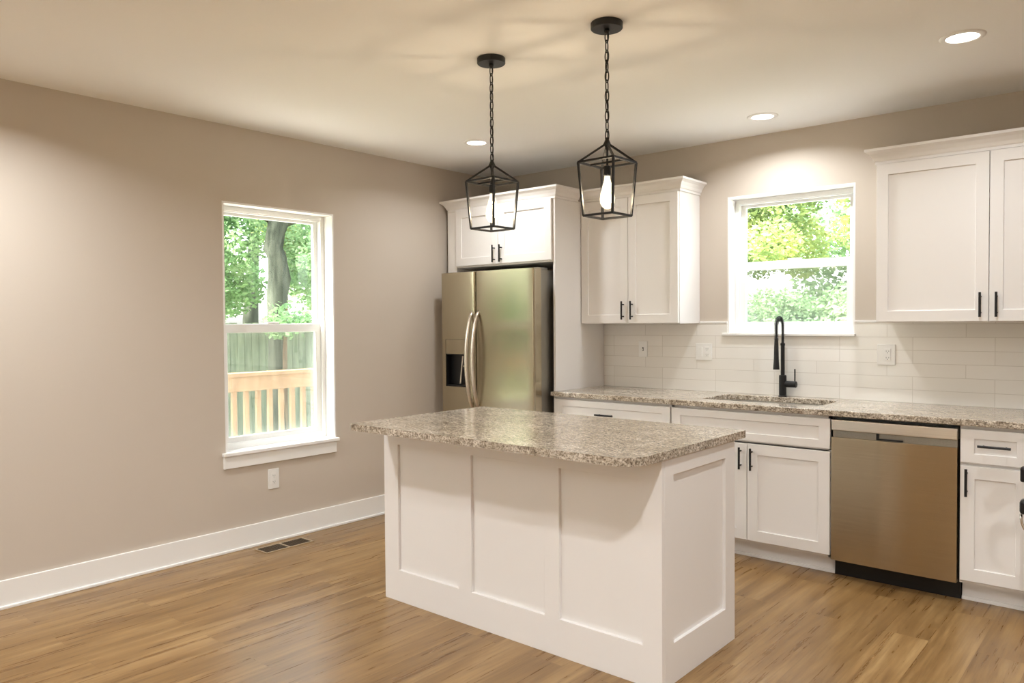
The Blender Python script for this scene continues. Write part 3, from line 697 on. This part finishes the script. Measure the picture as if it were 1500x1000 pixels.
# ------------------------------------------------------------------ pendants
def pendant(x, y, label, rot):
    e = empty('pendant_light', label, 'pendant light', 'lantern pendants over the island', loc=(x, y, 0))
    bm = bmesh.new(); lathe(bm, [(0, H), (.063, H), (.065, H-.003), (.065, H-.024), (.062, H-.027), (0, H-.027)], seg=48); link('canopy', bm, 'black_metal', e)
    bm = bmesh.new(); lathe(bm, [(0, H-.026), (.010, H-.026), (.012, H-.034), (.008, H-.044), (0, H-.046)], seg=16); link('canopy_loop', bm, 'black_metal', e, smooth=True)
    # chain
    bm = bmesh.new(); z = H-.040; i = 0; ll = .052; lw = .0085; r = .0024; zend = 2.135
    nlinks = round((z-zend)/(ll-.012)); step = (z-zend)/nlinks
    for i in range(nlinks+1):
        zc = z-step*i-ll*.3; pts = []
        for k in range(20):
            t = 2*PI*k/20; a = math.cos(t); b_ = math.sin(t)
            px = lw*a*(abs(a)**.1 if a else 1); pz = ll/2*b_
            pts.append((px, 0, zc+pz) if i % 2 == 0 else (0, px, zc+pz))
        tube(bm, pts, r, 6, closed=True)
    link('chain', bm, 'black_metal', e, smooth=True)
    bm = bmesh.new(); pts = [(.004*math.sin(9*t), .004*math.cos(9*t), H-.04-(H-.04-2.13)*t) for t in [k/24 for k in range(25)]]; tube(bm, pts, .0018, 6); link('cord', bm, 'black_metal', e, smooth=True)
    # cage
    s1, s2, zt, zb, za = .085, .070, 2.051, 1.834, 2.122; q = .0050
    bm = bmesh.new(); T_ = [(-s1, -s1, zt), (s1, -s1, zt), (s1, s1, zt), (-s1, s1, zt)]; Bt = [(-s2, -s2, zb), (s2, -s2, zb), (s2, s2, zb), (-s2, s2, zb)]
    for k in range(4):
        bar(bm, T_[k], T_[(k+1) % 4], q*1.2); bar(bm, Bt[k], Bt[(k+1) % 4], q*1.2); bar(bm, T_[k], Bt[k], q*1.2)
        a = Vector(T_[k]); c_ = Vector((a.x*.10, a.y*.10, za)); bar(bm, a, c_, q*1.1); bar(bm, c_, (0, 0, za+.028), q)
    bar(bm, (-s1, 0, zt), (s1, 0, zt), q); 
    link('cage', bm, 'black_metal', e)
    bm = bmesh.new(); lathe(bm, [(0, za+.03), (.004, za+.03), (.011, za+.012), (.012, za), (.010, za-.008), (.0045, za-.010), (.0045, zt+.01), (.0045, zt-.012), (.015, zt-.016), (.015, zt-.050), (.013, zt-.056), (0, zt-.056)], seg=16); link('socket', bm, 'black_metal', e)
    bz = zt-.056
    bm = bmesh.new(); lathe(bm, [(.011, bz), (.013, bz-.015), (.020, bz-.040), (.028, bz-.070), (.031, bz-.092), (.029, bz-.110), (.022, bz-.124), (.010, bz-.133), (0, bz-.135)], seg=24); 
    bb = link('bulb', bm, 'bulb_glow', e, smooth=True)
    bm = bmesh.new(); pts = []
    for k in range(8):
        a = PI*k/4; pts.append((.011*math.cos(a), .011*math.sin(a), bz-.030)); a2 = a+PI/8; pts.append((.014*math.cos(a2), .014*math.sin(a2), bz-.108))
    tube(bm, pts, .0013, 5, closed=True); link('filament', bm, 'filament_glow', bb)
    ld = bpy.data.lights.new('pendant_lamp', 'POINT'); ld.energy = BULB_W; ld.color = BULB_C; ld.shadow_soft_size = .014
    lo = bpy.data.objects.new('pendant_lamp', ld); sc.collection.objects.link(lo); lo.location = (x, y, bz-.07)
pendant(1.995, -2.260, 'black lantern pendant nearer the refrigerator, left of the pair', 0)
pendant(2.628, -2.260, 'black lantern pendant nearer the sink window, right of the pair', 0)

# ------------------------------------------------------------------ outside
GZ = -.75
o = link('ground', B((-40, 30, -30, 40, GZ-.3, GZ)), 'grass'); tag(o, kind='structure')
# deck with rail
o = link('deck', B((-2.27, -.17, -6.0, 2.6, -.16, -.12)), 'pale_boards'); tag(o, 'pale pine deck boards outside the left window', 'deck')
e = empty('deck_railing', 'pale pine deck railing outside the left window', 'railing')
RXX = -2.35
link('top_rail', B((RXX-.035, RXX+.105, -6.0, 2.6, .905, .940)), 'deck_pine', e, bevel=.004)
link('rail_board', B((RXX+.045, RXX+.083, -6.0, 2.6, .765, .904)), 'deck_pine', e, bevel=.003)
link('bottom_rail', B((RXX+.002, RXX+.040, -6.0, 2.6, -.02, .07)), 'deck_pine', e)
bal = None; k = 0
y = -3.3
while y < 2.5:
    bm = B((RXX+.003, RXX+.043, y, y+.040, -.02, .89)); link('baluster', bm, 'deck_pine', e); y += .127; k += 1
for y in (-5.9, -3.9, 2.5): link('post', B((RXX-.05, RXX+.04, y-.045, y+.045, GZ, .905)), 'deck_pine', e)

o = link('bounce_slab', B((-1.5, 9, .2, 5.0, GZ, GZ+.06)), 'pale_boards'); tag(o, 'pale slab added outside the sink window to bounce sunlight indoors', 'bounce_slab')  # unseen, added to bounce sun up through the window onto the ceiling
# wooden privacy fence, pickets
e = empty('privacy_fence', 'weathered grey-green board fence behind the trees', 'fence')
FXX = -8.6; bs = []
for k in range(90):
    y = -3+k*.145; bs.append((FXX, FXX+.02, y, y+.137, GZ+.03, 1.42+.01*math.sin(k*2.1)))
link('boards', B(*bs), 'fence_wood', e)
link('rails', B((FXX-.05, FXX-.001, -3, 10.1, -.35, -.26), (FXX-.05, FXX-.001, -3, 10.1, .95, 1.04)), 'fence_wood', e)

def trunk_mesh(pts, rad, seg=12, jitter=.03):
    bm = bmesh.new(); tube(bm, pts, rad, seg)
    for v in bm.verts: v.co += Vector((random.uniform(-1, 1), random.uniform(-1, 1), 0))*jitter
    return bm

def leaves(bm, blobs, count, size):
    tot = sum(b_[3]*b_[4]*b_[5] for b_ in blobs)
    for (cx_, cy_, cz_, rx, ry, rz) in blobs:
        for _ in range(int(count*rx*ry*rz/tot)):
            while True:
                p = Vector((random.uniform(-1, 1), random.uniform(-1, 1), random.uniform(-1, 1)))
                if .25 < p.length < 1: break
            c_ = Vector((cx_+p.x*rx, cy_+p.y*ry, cz_+p.z*rz))
            if c_.z < GZ+.05: continue
            s = size*random.uniform(.6, 1.35)
            R__ = Matrix.Rotation(random.uniform(0, 2*PI), 3, 'Z') @ Matrix.Rotation(random.gauss(0, .9), 3, 'X') @ Matrix.Rotation(random.gauss(0, .6), 3, 'Y')
            v = [bm.verts.new(c_ + R__ @ Vector(q)*s) for q in ((-.5, 0, 0), (-.1, -.32, .06), (.6, 0, -.05), (-.1, .32, .06))]
            bm.faces.new(v)

def tree(name, label, tpts, trad, blobs, count, size, leafmat, barkmat='bark', branches=()):
    e = empty(name, label, 'tree', 'trees outside the windows')
    link('trunk', trunk_mesh(tpts, trad), barkmat, e, smooth=True)
    for bp, br_ in branches: link('branch', trunk_mesh(bp, br_, 8, .015), barkmat, e, smooth=True)
    bm = bmesh.new(); leaves(bm, blobs, count, size); link('foliage', bm, leafmat, e)
    return e
def rblobs(x0, x1, y0, y1, z0, z1, n_, r0, r1):
    return [(random.uniform(x0, x1), random.uniform(y0, y1), random.uniform(z0, z1), random.uniform(r0, r1), random.uniform(r0, r1), random.uniform(r0, r1)*.8) for _ in range(n_)]
# left window view lies along x=-6, y 0.9..2.9
tree('shade_tree', 'large leafy tree with a thick dark trunk seen through the upper left window',
     [(-6, 1.66, GZ), (-6, 1.66, .3), (-6, 1.66, 1.3), (-6, 1.70, 1.85), (-6, 1.73, 2.1), (-6, 1.72, 2.4), (-6, 1.66, 2.55), (-6, 1.70, 2.8), (-6, 1.76, 3.05), (-6.1, 1.85, 4.2), (-6.2, 1.9, 5.5)],
     [.16, .11, .10, .15, .155, .155, .13, .135, .17, .13, .10],
     rblobs(-8.6, -6.4, -.5, 4.6, 2.0, 4.6, 16, .5, .95) + rblobs(-6.0, -4.6, -.4, 1.0, 1.7, 3.6, 6, .3, .6) + rblobs(-5.6, -5.0, 1.0, 2.2, 1.35, 1.75, 4, .22, .34) + rblobs(-6.2, -5.0, 2.2, 3.6, 1.6, 3.2, 4, .3, .5), 34000, .085, 'leaf_green',
     branches=[([(-6, 1.78, 2.95), (-6.1, 1.4, 3.2), (-6.3, .8, 3.5)], [.13, .09, .05]), ([(-6, 1.78, 2.98), (-5.9, 2.2, 3.12), (-5.8, 2.9, 3.2)], [.12, .09, .06])])
tree('slender_tree', 'slim reddish tree trunk behind the deck rail through the lower left window',
     [(-7.9, 2.98, GZ), (-7.9, 3.0, .8), (-7.9, 3.04, 1.8), (-7.9, 3.05, 3.2)], [.075, .06, .05, .04],
     rblobs(-8.2, -7.6, 2.5, 3.9, 2.3, 3.2, 5, .3, .5), 3000, .09, 'leaf_yellow', 'bark_red')
tree('backdrop_tree', 'pale green tree beyond the fence filling the left window view',
     [(-11.5, 4.5, GZ), (-11.5, 4.5, 1.5), (-11.4, 4.6, 4)], [.2, .18, .1],
     rblobs(-12.8, -10, 1.5, 8.5, 1.2, 5.5, 17, .7, 1.2), 19000, .13, 'leaf_green')
tree('maple_tree', 'yellow-green sunlit tree through the upper half of the window over the sink',
     [(1.95, 8.3, GZ), (1.95, 8.3, 1.5), (1.7, 8.2, 3.5)], [.2, .17, .1],
     rblobs(-3.0, 1.6, 7.2, 8.8, 2.4, 4.4, 22, .4, .75), 27000, .085, 'leaf_yellow')
tree('garden_tree', 'green tree behind the yellow-green one through the window over the sink',
     [(.9, 11.5, GZ), (.9, 11.5, 1.5), (.8, 11.4, 3.5)], [.25, .2, .1],
     rblobs(-6.5, 1.6, 10, 12.5, 1.2, 5.4, 19, .6, 1.1), 17000, .13, 'leaf_soft')
tree('leafy_shrub', 'soft green shrub through the lower half of the window over the sink',
     [(-.2, 6.3, GZ), (-.2, 6.3, .3), (-.2, 6.3, 1.2)], [.06, .05, .03],
     rblobs(-2.2, 1.9, 5.6, 6.3, -.1, 1.65, 16, .35, .62), 24000, .07, 'leaf_soft')
tree('reflection_tree', 'broad green tree added out of view to tint the refrigerator reflection',  # unseen tree added to green and dim the window reflected in the refrigerator
     [(-7.5, -9.5, GZ), (-7.5, -9.5, 1.5), (-7.4, -9.4, 3.5)], [.25, .2, .1],
     rblobs(-9.5, -5.0, -13, -6.0, .2, 5.2, 26, .8, 1.3), 16000, .17, 'leaf_green')
